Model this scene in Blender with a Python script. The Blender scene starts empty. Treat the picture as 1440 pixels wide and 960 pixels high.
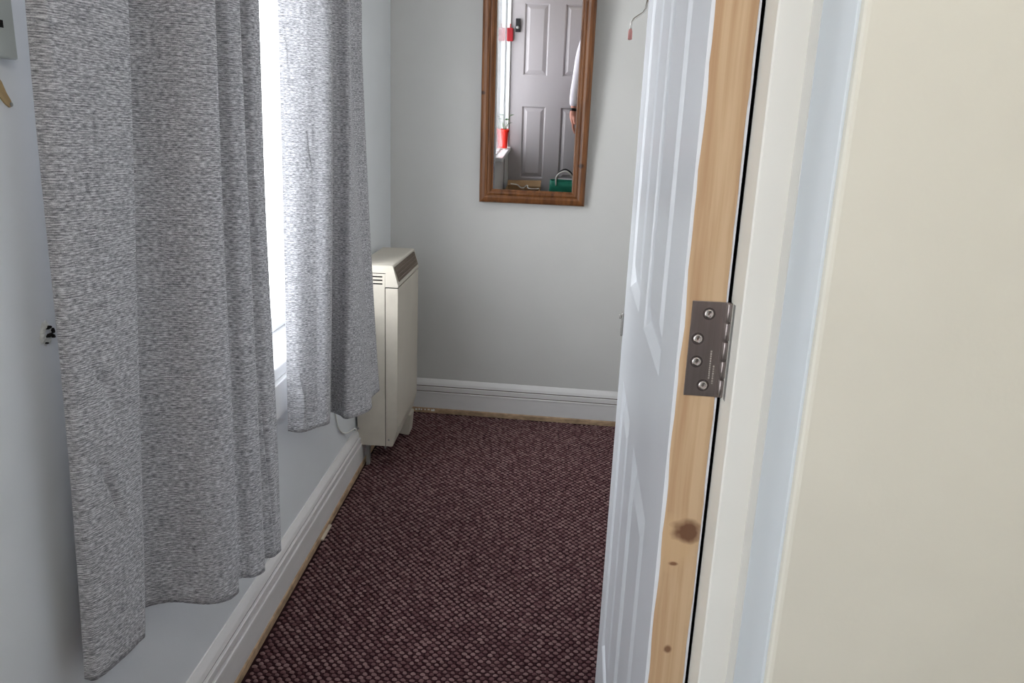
import bpy, bmesh, math, random
from mathutils import Vector, Matrix
import numpy as np

random.seed(7)
rng = np.random.default_rng(7)
S = bpy.context.scene
COL = S.collection

# ------------------------------------------------------------------ camera
# rows: world x (across the corridor), y (along it), z (up) in camera axes (x right, y down, z forward)
Rw = ((0.998137124376163, 0.05019203825434419, -0.03468487044748375),
      (0.04634954695173634, -0.2541367077771148, 0.9660570652179808),
      (0.03967367438810112, -0.9658650490912714, -0.2559896609327477))
cam_data = bpy.data.cameras.new('camera')
cam = bpy.data.objects.new('camera', cam_data)
COL.objects.link(cam)
M = Matrix([[Rw[i][0], -Rw[i][1], -Rw[i][2]] for i in range(3)]).to_4x4()
M.translation = (0, 0, 1.15)
cam.matrix_world = M
cam_data.sensor_width = 36.0
cam_data.sensor_fit = 'HORIZONTAL'
cam_data.lens = 1084.0 / 1440.0 * 36.0
cam_data.clip_start = 0.02
S.camera = cam

# ------------------------------------------------------------------ sky
W = bpy.data.worlds.new('sky')
S.world = W
W.use_nodes = True
wn, wl = W.node_tree.nodes, W.node_tree.links
wn.clear()
wo = wn.new('ShaderNodeOutputWorld')
bg = wn.new('ShaderNodeBackground')
tc = wn.new('ShaderNodeTexCoord')
sp = wn.new('ShaderNodeSeparateXYZ')
cr = wn.new('ShaderNodeValToRGB')
wl.new(tc.outputs['Generated'], sp.inputs[0])
wl.new(sp.outputs['Z'], cr.inputs[0])
cr.color_ramp.elements[0].position = 0.0
cr.color_ramp.elements[0].color = (0.95, 0.975, 1.0, 1)
cr.color_ramp.elements[1].position = 1.0
cr.color_ramp.elements[1].color = (0.90, 0.95, 1.0, 1)
wl.new(cr.outputs[0], bg.inputs['Color'])
bg.inputs['Strength'].default_value = 7.8
wl.new(bg.outputs[0], wo.inputs[0])


def portal(name, loc, rot, sx, sy):
    d = bpy.data.lights.new(name, 'AREA')
    d.shape = 'RECTANGLE'
    d.size, d.size_y = sx, sy
    d.cycles.is_portal = True
    o = bpy.data.objects.new(name, d)
    o.location, o.rotation_euler = loc, rot
    COL.objects.link(o)


portal('window_light_portal', (-0.80, 1.78, 1.32), (0, -math.pi / 2, 0), 1.44, 1.44)
portal('window_light_portal', (-0.70, -0.26, 1.14), (0, -math.pi / 2, 0), 1.24, 0.50)

# added fill light, unseen behind the camera, brightens the cream wall and left side
ld = bpy.data.lights.new('hall_fill_light', 'POINT')
ld.energy = 11
ld.color = (1.0, 0.97, 0.93)
ld.shadow_soft_size = 0.14
lo = bpy.data.objects.new('hall_fill_light', ld)
lo.location = (0.42, -0.38, 2.12)
COL.objects.link(lo)

S.view_settings.view_transform = 'Standard'
S.view_settings.look = 'None'
S.view_settings.gamma = 1.0
S.view_settings.use_curve_mapping = False
S.view_settings.exposure = 0.0


# ------------------------------------------------------------------ material helpers
def srgb(r, g, b):
    def f(c):
        c /= 255.0
        return c / 12.92 if c <= 0.04045 else ((c + 0.055) / 1.055) ** 2.4
    return (f(r), f(g), f(b), 1)


def mat(name, col, rough=0.5, spec=0.5, metal=0.0, var=0.0, vscale=(3, 3, 3), bump=0.0, bscale=(200, 200, 200),
        bdist=0.001, coat=0.0):
    m = bpy.data.materials.new(name)
    m.use_nodes = True
    n, l = m.node_tree.nodes, m.node_tree.links
    b = n['Principled BSDF']
    b.inputs['Base Color'].default_value = col
    b.inputs['Roughness'].default_value = rough
    b.inputs['Specular IOR Level'].default_value = spec
    b.inputs['Metallic'].default_value = metal
    b.inputs['Coat Weight'].default_value = coat
    t = n.new('ShaderNodeTexCoord')
    if var:
        mp = n.new('ShaderNodeMapping'); mp.inputs['Scale'].default_value = vscale
        nz = n.new('ShaderNodeTexNoise'); nz.inputs['Scale'].default_value = 1.0; nz.inputs['Detail'].default_value = 5
        mx = n.new('ShaderNodeMix'); mx.data_type = 'RGBA'
        l.new(t.outputs['Object'], mp.inputs[0]); l.new(mp.outputs[0], nz.inputs['Vector'])
        mr = n.new('ShaderNodeMapRange'); mr.inputs[1].default_value = 0.35; mr.inputs[2].default_value = 0.65
        l.new(nz.outputs['Fac'], mr.inputs[0]); l.new(mr.outputs[0], mx.inputs['Factor'])
        mx.inputs['A'].default_value = tuple(c * (1 - var) for c in col[:3]) + (1,)
        mx.inputs['B'].default_value = tuple(min(1, c * (1 + var)) for c in col[:3]) + (1,)
        l.new(mx.outputs['Result'], b.inputs['Base Color'])
    if bump:
        mp = n.new('ShaderNodeMapping'); mp.inputs['Scale'].default_value = bscale
        nz = n.new('ShaderNodeTexNoise'); nz.inputs['Scale'].default_value = 1.0; nz.inputs['Detail'].default_value = 3
        bp = n.new('ShaderNodeBump'); bp.inputs['Strength'].default_value = bump; bp.inputs['Distance'].default_value = bdist
        l.new(t.outputs['Object'], mp.inputs[0]); l.new(mp.outputs[0], nz.inputs['Vector'])
        l.new(nz.outputs['Fac'], bp.inputs['Height']); l.new(bp.outputs[0], b.inputs['Normal'])
    return m


PAINT = mat('wall_paint', srgb(203, 202, 199), 0.55, 0.3, var=0.015, vscale=(4, 4, 4), bump=0.25, bscale=(90, 90, 90), bdist=0.0008)
PAINTL = mat('left_wall_paint', srgb(226, 230, 233), 0.5, 0.35, var=0.015, vscale=(4, 4, 4), bump=0.25, bscale=(90, 90, 90), bdist=0.0008)
CREAM = mat('cream_wall_paint', srgb(220, 217, 205), 0.6, 0.3, var=0.02, vscale=(9, 9, 9), bump=0.5, bscale=(60, 60, 60), bdist=0.0012)
CEILM = mat('ceiling_paint', srgb(235, 235, 232), 0.8, 0.2, var=0.01)
GLOSS = mat('white_gloss_paint', srgb(236, 237, 238), 0.32, 0.5, var=0.012, vscale=(6, 6, 2), bump=0.2, bscale=(40, 40, 12), bdist=0.0006)
DOORW = mat('door_gloss_paint', srgb(232, 235, 240), 0.30, 0.5, var=0.01, vscale=(6, 6, 2), bump=0.25, bscale=(70, 70, 3), bdist=0.0005)
LINING = mat('lining_paint', srgb(240, 238, 230), 0.4, 0.5, var=0.015, vscale=(20, 20, 6), bump=0.3, bscale=(60, 60, 20), bdist=0.0007)
GROOVE_SHADE = mat('groove_shade_paint', srgb(112, 102, 98), 0.9, 0.1, var=0.2, vscale=(25, 25, 25))
TAN = mat('bare_timber_strip', srgb(176, 150, 122), 0.7, 0.2, var=0.25, vscale=(30, 30, 60))
SKIRT = mat('skirting_paint', srgb(224, 222, 221), 0.42, 0.5, var=0.03, vscale=(7, 7, 20), bump=0.3, bscale=(50, 50, 50), bdist=0.0006)
UPVC = mat('window_frame_white', srgb(240, 242, 244), 0.3, 0.5, var=0.005)
HEAT = mat('heater_enamel', srgb(200, 193, 180), 0.45, 0.4, var=0.03, vscale=(10, 10, 6))
HEAT_DIRT = mat('heater_end_enamel', srgb(196, 189, 176), 0.5, 0.4, var=0.05, vscale=(16, 16, 16))
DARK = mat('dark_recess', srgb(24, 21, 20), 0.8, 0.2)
GRILLE = mat('grille_metal', srgb(140, 126, 114), 0.5, 0.4, metal=0.3)
GREYM = mat('grey_bracket_metal', srgb(150, 150, 148), 0.4, 0.5, metal=0.4)
STEEL = mat('brushed_steel', srgb(150, 141, 138), 0.34, 0.5, metal=0.9, var=0.06, vscale=(400, 400, 12), bump=0.15, bscale=(900, 900, 20), bdist=0.0002)
SCREWM = mat('screw_steel', srgb(205, 198, 192), 0.25, 0.5, metal=0.95)
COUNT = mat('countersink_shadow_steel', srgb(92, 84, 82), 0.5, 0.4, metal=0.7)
STAMP = mat('stamped_mark_steel', srgb(205, 198, 190), 0.5, 0.5, metal=0.6)
BLACKM = mat('black_plastic', srgb(30, 28, 30), 0.4, 0.4)
REDT = mat('red_plastic', srgb(228, 34, 12), 0.35, 0.5)
REDK = mat('dark_red_leather', srgb(150, 14, 28), 0.5, 0.4, var=0.1)
SOIL = mat('potting_soil', srgb(60, 44, 34), 0.9, 0.1, var=0.2, vscale=(60, 60, 60))
LEAF = mat('leaf_green', srgb(70, 100, 60), 0.5, 0.4, var=0.15, vscale=(30, 30, 30))
GREENB = mat('green_bag_fabric', srgb(28, 120, 98), 0.55, 0.3, var=0.08, vscale=(12, 12, 12))
WHITEP = mat('white_plastic', srgb(236, 236, 232), 0.4, 0.4)
CARD = mat('brown_cardboard', srgb(176, 146, 112), 0.8, 0.1, var=0.06, vscale=(14, 14, 14))
SKIN = mat('skin', srgb(214, 150, 132), 0.5, 0.4, var=0.04, vscale=(30, 30, 30))
SHIRT = mat('white_shirt_cotton', srgb(236, 232, 242), 0.8, 0.2, var=0.02, vscale=(20, 20, 20), bump=0.3, bscale=(30, 30, 30), bdist=0.004)
TROUS = mat('dark_trouser_cloth', srgb(44, 46, 58), 0.8, 0.2, var=0.05)
HAIR = mat('brown_hair', srgb(62, 44, 34), 0.6, 0.3, var=0.2, vscale=(120, 120, 20), bump=0.6, bscale=(200, 200, 30), bdist=0.002)
EYEW = mat('eye_white', srgb(240, 238, 235), 0.2, 0.5)
EYED = mat('iris_brown', srgb(50, 32, 22), 0.2, 0.5)
LIPS = mat('lip_skin', srgb(176, 96, 90), 0.5, 0.4)
BRASS = mat('aged_brass', srgb(176, 128, 70), 0.35, 0.5, metal=0.8, var=0.2, vscale=(60, 60, 60))
CHROME = mat('hook_wire_chrome', srgb(190, 186, 180), 0.2, 0.5, metal=0.95)
PINKT = mat('pink_hook_tip', srgb(196, 138, 132), 0.4, 0.4)
PLAST = mat('raw_plaster', srgb(214, 216, 212), 0.9, 0.1, var=0.12, vscale=(60, 60, 60), bump=0.8, bscale=(150, 150, 150), bdist=0.003)
FILLER = mat('brown_filler', srgb(182, 158, 118), 0.85, 0.1, var=0.12, vscale=(50, 50, 50), bump=0.6, bscale=(120, 120, 120), bdist=0.002)
SWGREY = mat('grey_plate_plastic', srgb(170, 176, 172), 0.45, 0.4)


def set_mix(m, builder):
    n, l = m.node_tree.nodes, m.node_tree.links
    builder(n, l, n['Principled BSDF'])


def wood(name, light, dark, scale, rough, knots=()):
    m = bpy.data.materials.new(name); m.use_nodes = True
    n, l = m.node_tree.nodes, m.node_tree.links
    b = n['Principled BSDF']; b.inputs['Roughness'].default_value = rough
    b.inputs['Specular IOR Level'].default_value = 0.35
    t = n.new('ShaderNodeTexCoord')
    warp = n.new('ShaderNodeTexNoise'); warp.inputs['Scale'].default_value = 4.0; warp.inputs['Detail'].default_value = 2
    l.new(t.outputs['Object'], warp.inputs['Vector'])
    mp = n.new('ShaderNodeMapping'); mp.inputs['Scale'].default_value = scale
    l.new(t.outputs['Object'], mp.inputs[0])
    add = n.new('ShaderNodeVectorMath'); add.operation = 'MULTIPLY_ADD'
    l.new(warp.outputs['Color'], add.inputs[0]); add.inputs[1].default_value = (1.4, 1.4, 1.4)
    l.new(mp.outputs[0], add.inputs[2])
    nz = n.new('ShaderNodeTexNoise'); nz.inputs['Scale'].default_value = 1.0; nz.inputs['Detail'].default_value = 6
    nz.inputs['Roughness'].default_value = 0.55
    l.new(add.outputs[0], nz.inputs['Vector'])
    r = n.new('ShaderNodeValToRGB')
    r.color_ramp.elements[0].position = 0.30; r.color_ramp.elements[0].color = dark
    r.color_ramp.elements[1].position = 0.62; r.color_ramp.elements[1].color = light
    l.new(nz.outputs['Fac'], r.inputs[0])
    out = r.outputs[0]
    for (kx, ky, kz, ax, az, colr) in knots:
        sub = n.new('ShaderNodeVectorMath'); sub.operation = 'SUBTRACT'; sub.inputs[1].default_value = (kx, ky, kz)
        l.new(t.outputs['Object'], sub.inputs[0])
        sc = n.new('ShaderNodeVectorMath'); sc.operation = 'MULTIPLY'; sc.inputs[1].default_value = (1 / ax, 0, 1 / az)
        l.new(sub.outputs[0], sc.inputs[0])
        wz = n.new('ShaderNodeTexNoise'); wz.inputs['Scale'].default_value = 90.0
        l.new(t.outputs['Object'], wz.inputs['Vector'])
        ln = n.new('ShaderNodeVectorMath'); ln.operation = 'LENGTH'; l.new(sc.outputs[0], ln.inputs[0])
        ad = n.new('ShaderNodeMath'); ad.operation = 'MULTIPLY_ADD'; ad.inputs[1].default_value = 0.9
        l.new(wz.outputs['Fac'], ad.inputs[0]); l.new(ln.outputs['Value'], ad.inputs[2])
        mr = n.new('ShaderNodeMapRange'); mr.inputs[1].default_value = 1.65; mr.inputs[2].default_value = 1.05; mr.inputs[4].default_value = 0.85
        l.new(ad.outputs[0], mr.inputs[0])
        mx = n.new('ShaderNodeMix'); mx.data_type = 'RGBA'; mx.inputs['B'].default_value = colr
        l.new(mr.outputs[0], mx.inputs['Factor']); l.new(out, mx.inputs['A'])
        out = mx.outputs['Result']
    l.new(out, b.inputs['Base Color'])
    return m


# bare pine seen where the paint was planed off the door edge
PINE = wood('bare_pine', srgb(206, 177, 142), srgb(176, 138, 102), (110, 110, 2.6), 0.6,
            knots=((0.014, 0, 0.814, 0.018, 0.026, srgb(202, 170, 132)), (0.0225, 0, 0.825, 0.0125, 0.0105, srgb(88, 46, 28)), (0.014, 0, 0.793, 0.004, 0.002, srgb(108, 66, 40)),
                   (0.017, 0, 0.708, 0.0035, 0.004, srgb(108, 70, 46))))
FRAMEW = wood('stained_pine', srgb(122, 78, 44), srgb(74, 42, 22), (60, 60, 5), 0.35,
              knots=((0.185, 0, 0.155, 0.011, 0.010, srgb(44, 22, 14)), (-0.20, 0, 0.41, 0.010, 0.008, srgb(40, 22, 14))))

# mirror and glass
MIRR = mat('mirror_silvering', (0.66, 0.65, 0.65, 1), 0.0, 0.5, metal=1.0)
GLASS = bpy.data.materials.new('window_glass'); GLASS.use_nodes = True
gn, gl = GLASS.node_tree.nodes, GLASS.node_tree.links
gn.clear()
go = gn.new('ShaderNodeOutputMaterial'); gm = gn.new('ShaderNodeMixShader')
gt = gn.new('ShaderNodeBsdfTransparent'); gg = gn.new('ShaderNodeBsdfGlossy'); gw = gn.new('ShaderNodeLayerWeight'); gf = gn.new('ShaderNodeMath'); gf.operation = 'POWER'
gw.inputs['Blend'].default_value = 0.5; gl.new(gw.outputs['Facing'], gf.inputs[0]); gf.inputs[1].default_value = 4.0
gg.inputs['Roughness'].default_value = 0.0
gl.new(gf.outputs[0], gm.inputs[0]); gl.new(gt.outputs[0], gm.inputs[1]); gl.new(gg.outputs[0], gm.inputs[2])
gl.new(gm.outputs[0], go.inputs[0])

# curtain cloth: heathered grey with slubby horizontal yarns (UV in metres)
CLOTH = bpy.data.materials.new('grey_heathered_cloth'); CLOTH.use_nodes = True
n, l = CLOTH.node_tree.nodes, CLOTH.node_tree.links
b = n['Principled BSDF']; b.inputs['Roughness'].default_value = 0.9; b.inputs['Specular IOR Level'].default_value = 0.15
b.inputs['Sheen Weight'].default_value = 0.15
uv = n.new('ShaderNodeUVMap')


def uvnoise(sx, sy, det=2.0, off=0.0):
    mp = n.new('ShaderNodeMapping'); mp.inputs['Scale'].default_value = (sx, sy, 1); mp.inputs['Location'].default_value = (off, off, 0)
    nz = n.new('ShaderNodeTexNoise'); nz.noise_dimensions = '2D'; nz.inputs['Scale'].default_value = 1.0; nz.inputs['Detail'].default_value = det
    l.new(uv.outputs[0], mp.inputs[0]); l.new(mp.outputs[0], nz.inputs['Vector'])
    return nz


n1 = uvnoise(135, 560, 2.0); n2 = uvnoise(700, 1200, 1.0, 9.0); n3 = uvnoise(24, 260, 2.0, 4.0)
s1 = n.new('ShaderNodeMath'); s1.operation = 'MULTIPLY_ADD'; s1.inputs[1].default_value = 0.55
l.new(n1.outputs['Fac'], s1.inputs[0])
s2 = n.new('ShaderNodeMath'); s2.operation = 'MULTIPLY'; s2.inputs[1].default_value = 0.25
l.new(n2.outputs['Fac'], s2.inputs[0]); l.new(s2.outputs[0], s1.inputs[2])
s3 = n.new('ShaderNodeMath'); s3.operation = 'MULTIPLY_ADD'; s3.inputs[1].default_value = 0.2
l.new(n3.outputs['Fac'], s3.inputs[0]); l.new(s1.outputs[0], s3.inputs[2])
r = n.new('ShaderNodeValToRGB')
r.color_ramp.elements[0].position = 0.33; r.color_ramp.elements[0].color = srgb(110, 110, 114)
r.color_ramp.elements[1].position = 0.66; r.color_ramp.elements[1].color = srgb(234, 234, 237)
e = r.color_ramp.elements.new(0.49); e.color = srgb(172, 172, 177)
sv = n.new('ShaderNodeSeparateXYZ'); l.new(uv.outputs[0], sv.inputs[0])
ph_ = n.new('ShaderNodeMath'); ph_.operation = 'MULTIPLY_ADD'; ph_.inputs[1].default_value = 2250.0
nph = n.new('ShaderNodeMath'); nph.operation = 'MULTIPLY'; nph.inputs[1].default_value = 9.0
l.new(uvnoise(9, 60, 2.0, 2.0).outputs['Fac'], nph.inputs[0]); l.new(nph.outputs[0], ph_.inputs[2]); l.new(sv.outputs['Y'], ph_.inputs[0])
sn = n.new('ShaderNodeMath'); sn.operation = 'SINE'; l.new(ph_.outputs[0], sn.inputs[0])
s4 = n.new('ShaderNodeMath'); s4.operation = 'MULTIPLY_ADD'; s4.inputs[1].default_value = 0.045
l.new(sn.outputs[0], s4.inputs[0]); l.new(s3.outputs[0], s4.inputs[2]); s3 = s4
l.new(s3.outputs[0], r.inputs[0]); l.new(r.outputs[0], b.inputs['Base Color'])
bp = n.new('ShaderNodeBump'); bp.inputs['Strength'].default_value = 0.6; bp.inputs['Distance'].default_value = 0.0012
l.new(s3.outputs[0], bp.inputs['Height']); l.new(bp.outputs[0], b.inputs['Normal'])
tr = n.new('ShaderNodeBsdfTranslucent'); l.new(r.outputs[0], tr.inputs['Color'])
mxs = n.new('ShaderNodeMixShader'); mxs.inputs[0].default_value = 0.08
l.new(b.outputs[0], mxs.inputs[1]); l.new(tr.outputs[0], mxs.inputs[2])
l.new(mxs.outputs[0], n['Material Output'].inputs['Surface'])

# carpet: dark maroon backing yarn, pinkish loop yarn with tone varying loop by loop
CARPB = mat('carpet_backing_yarn', srgb(44, 24, 28), 0.95, 0.1, var=0.22, vscale=(150, 150, 150), bump=0.6, bscale=(400, 400, 400), bdist=0.002)
CARPL = bpy.data.materials.new('carpet_loop_yarn'); CARPL.use_nodes = True
n2_, l2_ = CARPL.node_tree.nodes, CARPL.node_tree.links
b2 = n2_['Principled BSDF']; b2.inputs['Roughness'].default_value = 0.95; b2.inputs['Specular IOR Level'].default_value = 0.1
at = n2_.new('ShaderNodeAttribute'); at.attribute_name = 'tone'
rr = n2_.new('ShaderNodeValToRGB')
rr.color_ramp.elements[0].color = srgb(50, 27, 31); rr.color_ramp.elements[1].color = srgb(150, 122, 120)
e = rr.color_ramp.elements.new(0.5); e.color = srgb(108, 78, 80)
l2_.new(at.outputs['Fac'], rr.inputs[0]); l2_.new(rr.outputs[0], b2.inputs['Base Color'])


# ------------------------------------------------------------------ object helpers
def props(o, label=None, cat=None, group=None, kind=None):
    for k, v in (('label', label), ('category', cat), ('group', group), ('kind', kind)):
        if v: o[k] = v
    return o


def thing(name, label=None, cat=None, loc=(0, 0, 0), rot=(0, 0, 0), group=None, kind=None):
    o = bpy.data.objects.new(name, None)
    o.empty_display_size = 0.1
    o.location, o.rotation_euler = loc, rot
    COL.objects.link(o)
    return props(o, label, cat, group, kind)


def obj(name, bm, material, parent=None, smooth=False, world=False):
    """world=True: the coordinates are world ones and the parent is only shifted, not turned"""
    if world and parent is not None:
        root = parent
        while root.parent: root = root.parent
        bmesh.ops.translate(bm, vec=-Vector(root.location), verts=bm.verts)
    bmesh.ops.recalc_face_normals(bm, faces=bm.faces)
    me = bpy.data.meshes.new(name)
    bm.to_mesh(me); bm.free()
    me.materials.append(material)
    if smooth:
        for p in me.polygons: p.use_smooth = True
    o = bpy.data.objects.new(name, me)
    COL.objects.link(o)
    if parent is not None: o.parent = parent
    return o


def box(bm, a, b, bevel=0.0, seg=1):
    a, b = Vector(a), Vector(b)
    r = bmesh.ops.create_cube(bm, size=1.0, matrix=Matrix.Translation((a + b) / 2) @ Matrix.Diagonal((abs(b.x - a.x), abs(b.y - a.y), abs(b.z - a.z), 1)))
    if bevel:
        es = list({e for v in r['verts'] for e in v.link_edges})
        bmesh.ops.bevel(bm, geom=es, offset=bevel, segments=seg, affect='EDGES', profile=0.5)
    return bm


def B(a, b, bevel=0.0, seg=1):
    return box(bmesh.new(), a, b, bevel, seg)


def tube(bm, pts, rad, n=10, caps=True):
    pts = [Vector(p) for p in pts]
    rad = rad if isinstance(rad, (list, tuple)) else [rad] * len(pts)
    rings = []
    ref = None
    for i, p in enumerate(pts):
        d = (pts[min(i + 1, len(pts) - 1)] - pts[max(i - 1, 0)]).normalized()
        if ref is None:
            ref = d.orthogonal().normalized()
        u = (ref - d * ref.dot(d)).normalized(); ref = u
        v = d.cross(u)
        rings.append([bm.verts.new(p + (u * math.cos(2 * math.pi * k / n) + v * math.sin(2 * math.pi * k / n)) * rad[i]) for k in range(n)])
    for a, b_ in zip(rings, rings[1:]):
        for k in range(n):
            bm.faces.new((a[k], a[(k + 1) % n], b_[(k + 1) % n], b_[k]))
    if caps:
        bm.faces.new(rings[0][::-1]); bm.faces.new(rings[-1])
    return bm


def lathe(bm, c, prof, n=24, axis='z'):
    """prof: list of (r, h)"""
    c = Vector(c)
    def P(r, h, a):
        x, y = r * math.cos(a), r * math.sin(a)
        return {'z': Vector((x, y, h)), 'y': Vector((x, h, y)), 'x': Vector((h, x, y))}[axis] + c
    rings = [[bm.verts.new(P(max(r, 1e-5), h, 2 * math.pi * k / n)) for k in range(n)] for r, h in prof]
    for a, b_ in zip(rings, rings[1:]):
        for k in range(n):
            bm.faces.new((a[k], a[(k + 1) % n], b_[(k + 1) % n], b_[k]))
    bm.faces.new(rings[0][::-1]); bm.faces.new(rings[-1])
    return bm


def prism(bm, prof, f0, f1):
    """closed profile swept between two frames: f0/f1 map a (u, v) pair to a point"""
    A = [bm.verts.new(f0(*p)) for p in prof]; Bv = [bm.verts.new(f1(*p)) for p in prof]
    k = len(prof)
    for i in range(k):
        bm.faces.new((A[i], A[(i + 1) % k], Bv[(i + 1) % k], Bv[i]))
    bm.faces.new(A[::-1]); bm.faces.new(Bv)
    return bm


def catmull(P, m):
    P = [np.array(p, float) for p in P]
    P = [2 * P[0] - P[1]] + P + [2 * P[-1] - P[-2]]
    out = []
    for i in range(1, len(P) - 2):
        p0, p1, p2, p3 = P[i - 1:i + 3]
        for k in range(m):
            t = k / m
            out.append(0.5 * (2 * p1 + (-p0 + p2) * t + (2 * p0 - 5 * p1 + 4 * p2 - p3) * t * t + (-p0 + 3 * p1 - 3 * p2 + p3) * t ** 3))
    out.append(P[-2])
    return np.array(out)


# ------------------------------------------------------------------ room shell
XL = -0.625            # left wall face
HC = 2.42              # ceiling
YB = -0.52             # back wall of the hall, behind the camera
XR = 0.37              # corridor right wall
W1 = (1.06, 2.50, 0.600, 2.04)   # window seen between the curtains: y0, y1, sill, head
W2 = (-0.515, -0.01, 0.515, 1.76)   # hall window, seen only in the mirror
XO = -0.82


def wall_left():
    bm = bmesh.new()
    ys = [YB - 0.15, W2[0], W2[1], W1[0], W1[1], 3.3]
    box(bm, (XO, ys[0], 0), (XL, ys[1], HC)); box(bm, (XO, ys[2], 0), (XL, ys[3], HC)); box(bm, (XO, ys[4], 0), (XL, ys[5], HC))
    for w in (W1, W2):
        box(bm, (XO, w[0], 0), (XL, w[1], w[2] - 0.033)); box(bm, (XO, w[0], w[3]), (XL, w[1], HC))
    return obj('wall_left', bm, PAINTL)


props(wall_left(), 'pale painted left wall with the curtained window, above the moulded skirting', 'wall', kind='structure')

# back wall: slightly out of square with the left wall
bY = lambda x: 3.119 - 0.0621 * (x + 0.506)
bm = bmesh.new()
prism(bm, [(XL - 0.1, 0), (1.3, 0), (1.3, 0.15), (XL - 0.1, 0.15)], lambda u, v: Vector((u, bY(u) + v, 0)), lambda u, v: Vector((u, bY(u) + v, HC)))
props(obj('wall_back', bm, PAINT), 'plain pale grey end wall on which the mirror hangs', 'wall', kind='structure')
bm = bmesh.new(); box(bm, (XR, 1.33, 0), (XR + 0.12, 3.2, HC)); box(bm, (0.200, 0.62, 0), (XR + 0.12, 1.33, HC))  # second box: unseen pier added so the gap behind the door stays dark
props(obj('wall_right', bm, PAINT), 'corridor wall hidden behind the open door, with a pier added to darken the gap', 'wall', kind='structure')
props(obj('floor', B((XO, YB - 0.15, -0.05), (1.35, 3.3, -0.004)), CARPB), 'dark maroon carpeted corridor floor', 'floor', kind='structure')
props(obj('ceiling', B((XO, YB - 0.15, HC), (1.35, 3.3, HC + 0.1)), CEILM), 'white ceiling above the corridor', 'ceiling', kind='structure')

# cream wall with the doorway; the doorway's plastered reveal is part of it
YW0, YW1 = 0.479, 0.62
bm = bmesh.new()
box(bm, (0.1745, YW0, 0), (1.3, YW1, HC), 0.004, 3)
box(bm, (XL - 0.02, YW0, 0), (XL + 0.03, YW1, 2.06))
box(bm, (XL - 0.02, YW0, 2.06), (0.1745, YW1, HC))
props(obj('wall_front', bm, CREAM), 'cream painted wall beside the doorway, at the right edge of the photo', 'wall', kind='structure')
props(obj('wall_side', B((1.28, YB - 0.1, 0), (1.4, YW1, HC)), CREAM), 'cream hall wall to the right of the camera', 'wall', kind='structure')
bm = bmesh.new()
box(bm, (XL - 0.1, YB - 0.15, 2.06), (1.3, YB, HC)); box(bm, (0.137, YB - 0.15, 0), (1.3, YB, 2.06)); box(bm, (XL - 0.1, YB - 0.15, 0), (-0.592, YB, 2.06))
props(obj('wall_entrance', bm, CREAM), 'wall around the closed six-panel door seen in the mirror', 'wall', kind='structure')

# plaster reveal lining strip (painted blue-grey) of the doorway, and its caulked corner
REV = mat('reveal_paint', srgb(214, 221, 226), 0.45, 0.4, var=0.012, vscale=(10, 10, 4), bump=0.3, bscale=(50, 50, 18), bdist=0.001)
CAULK = mat('caulk_paint', srgb(222, 220, 214), 0.5, 0.4, var=0.02)
t = thing('trim_1', 'white timber door lining around the doorway on the right, where the hinge is fixed', 'door frame', (0.1495, 0.566, 0), kind='structure')
obj('lining', B((0.1495, 0.566, 0), (0.1735, 0.602, 2.06), 0.0012, 1), LINING, t, world=True)
obj('lining_head', B((-0.585, 0.566, 2.0), (0.1495, 0.602, 2.06), 0.0012, 1), LINING, t, world=True)
obj('lining_left', B((-0.595, 0.566, 0), (-0.585, 0.602, 2.06), 0.001, 1), LINING, t, world=True)
obj('reveal', B((0.1726, 0.4845, 0), (0.1750, 0.5470, 2.06), 0.0005, 1), REV, t, world=True)
bm = bmesh.new()
pr = [(0.1722, 0.566), (0.1722, 0.5655), (0.1712, 0.560), (0.1722, 0.5465), (0.1727, 0.5465), (0.1727, 0.566)]
prism(bm, pr, lambda u, v: Vector((u, v, 0)), lambda u, v: Vector((u, v, 2.06)))
obj('caulk_line', bm, CAULK, t, world=True)

# ------------------------------------------------------------------ skirting boards with double-bead moulding
SK = [(0, 0.020), (0.0215, 0.020), (0.0215, 0.083), (0.0235, 0.086), (0.0230, 0.0900), (0.0210, 0.0912), (0.0110, 0.0916), (0.0110, 0.0946),
      (0.0195, 0.0952), (0.0200, 0.1118), (0.0180, 0.1128), (0.0085, 0.1134), (0.0085, 0.1164), (0.0145, 0.1172), (0.0115, 0.128), (0.0065, 0.137), (0.0025, 0.1435), (0, 0.144)]
ST = [(0, -0.002), (0.0245, -0.002), (0.0245, 0.016), (0.0215, 0.020), (0, 0.020)]


def skirting(name, label, f0, f1):
    r = thing(name, label, 'skirting board', kind='structure')
    obj('moulded_board', prism(bmesh.new(), SK, f0, f1), SKIRT, r)
    s = obj('bare_strip', prism(bmesh.new(), ST, f0, f1), TAN, r)
    s['label'] = 'unpainted tan strip along the foot of the board'
    for (u0, u1, v0, v1) in ((.0100, .0172, .0912, .0950), (.0075, .0128, .1130, .1168)):  # dark strips paint in the shade of the undercut grooves
        g = obj('groove_shade', prism(bmesh.new(), [(u0, v0), (u1, v0), (u1, v1), (u0, v1)], f0, f1), GROOVE_SHADE, r)
        g['label'] = 'dark strip painted as shade in the groove'
    return r


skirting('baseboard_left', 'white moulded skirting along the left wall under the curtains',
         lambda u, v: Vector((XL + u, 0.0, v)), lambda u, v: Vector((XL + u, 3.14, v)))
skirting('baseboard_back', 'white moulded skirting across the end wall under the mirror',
         lambda u, v: Vector((XL, bY(XL) - u, v)), lambda u, v: Vector((XR, bY(XR) - u, v)))
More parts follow.
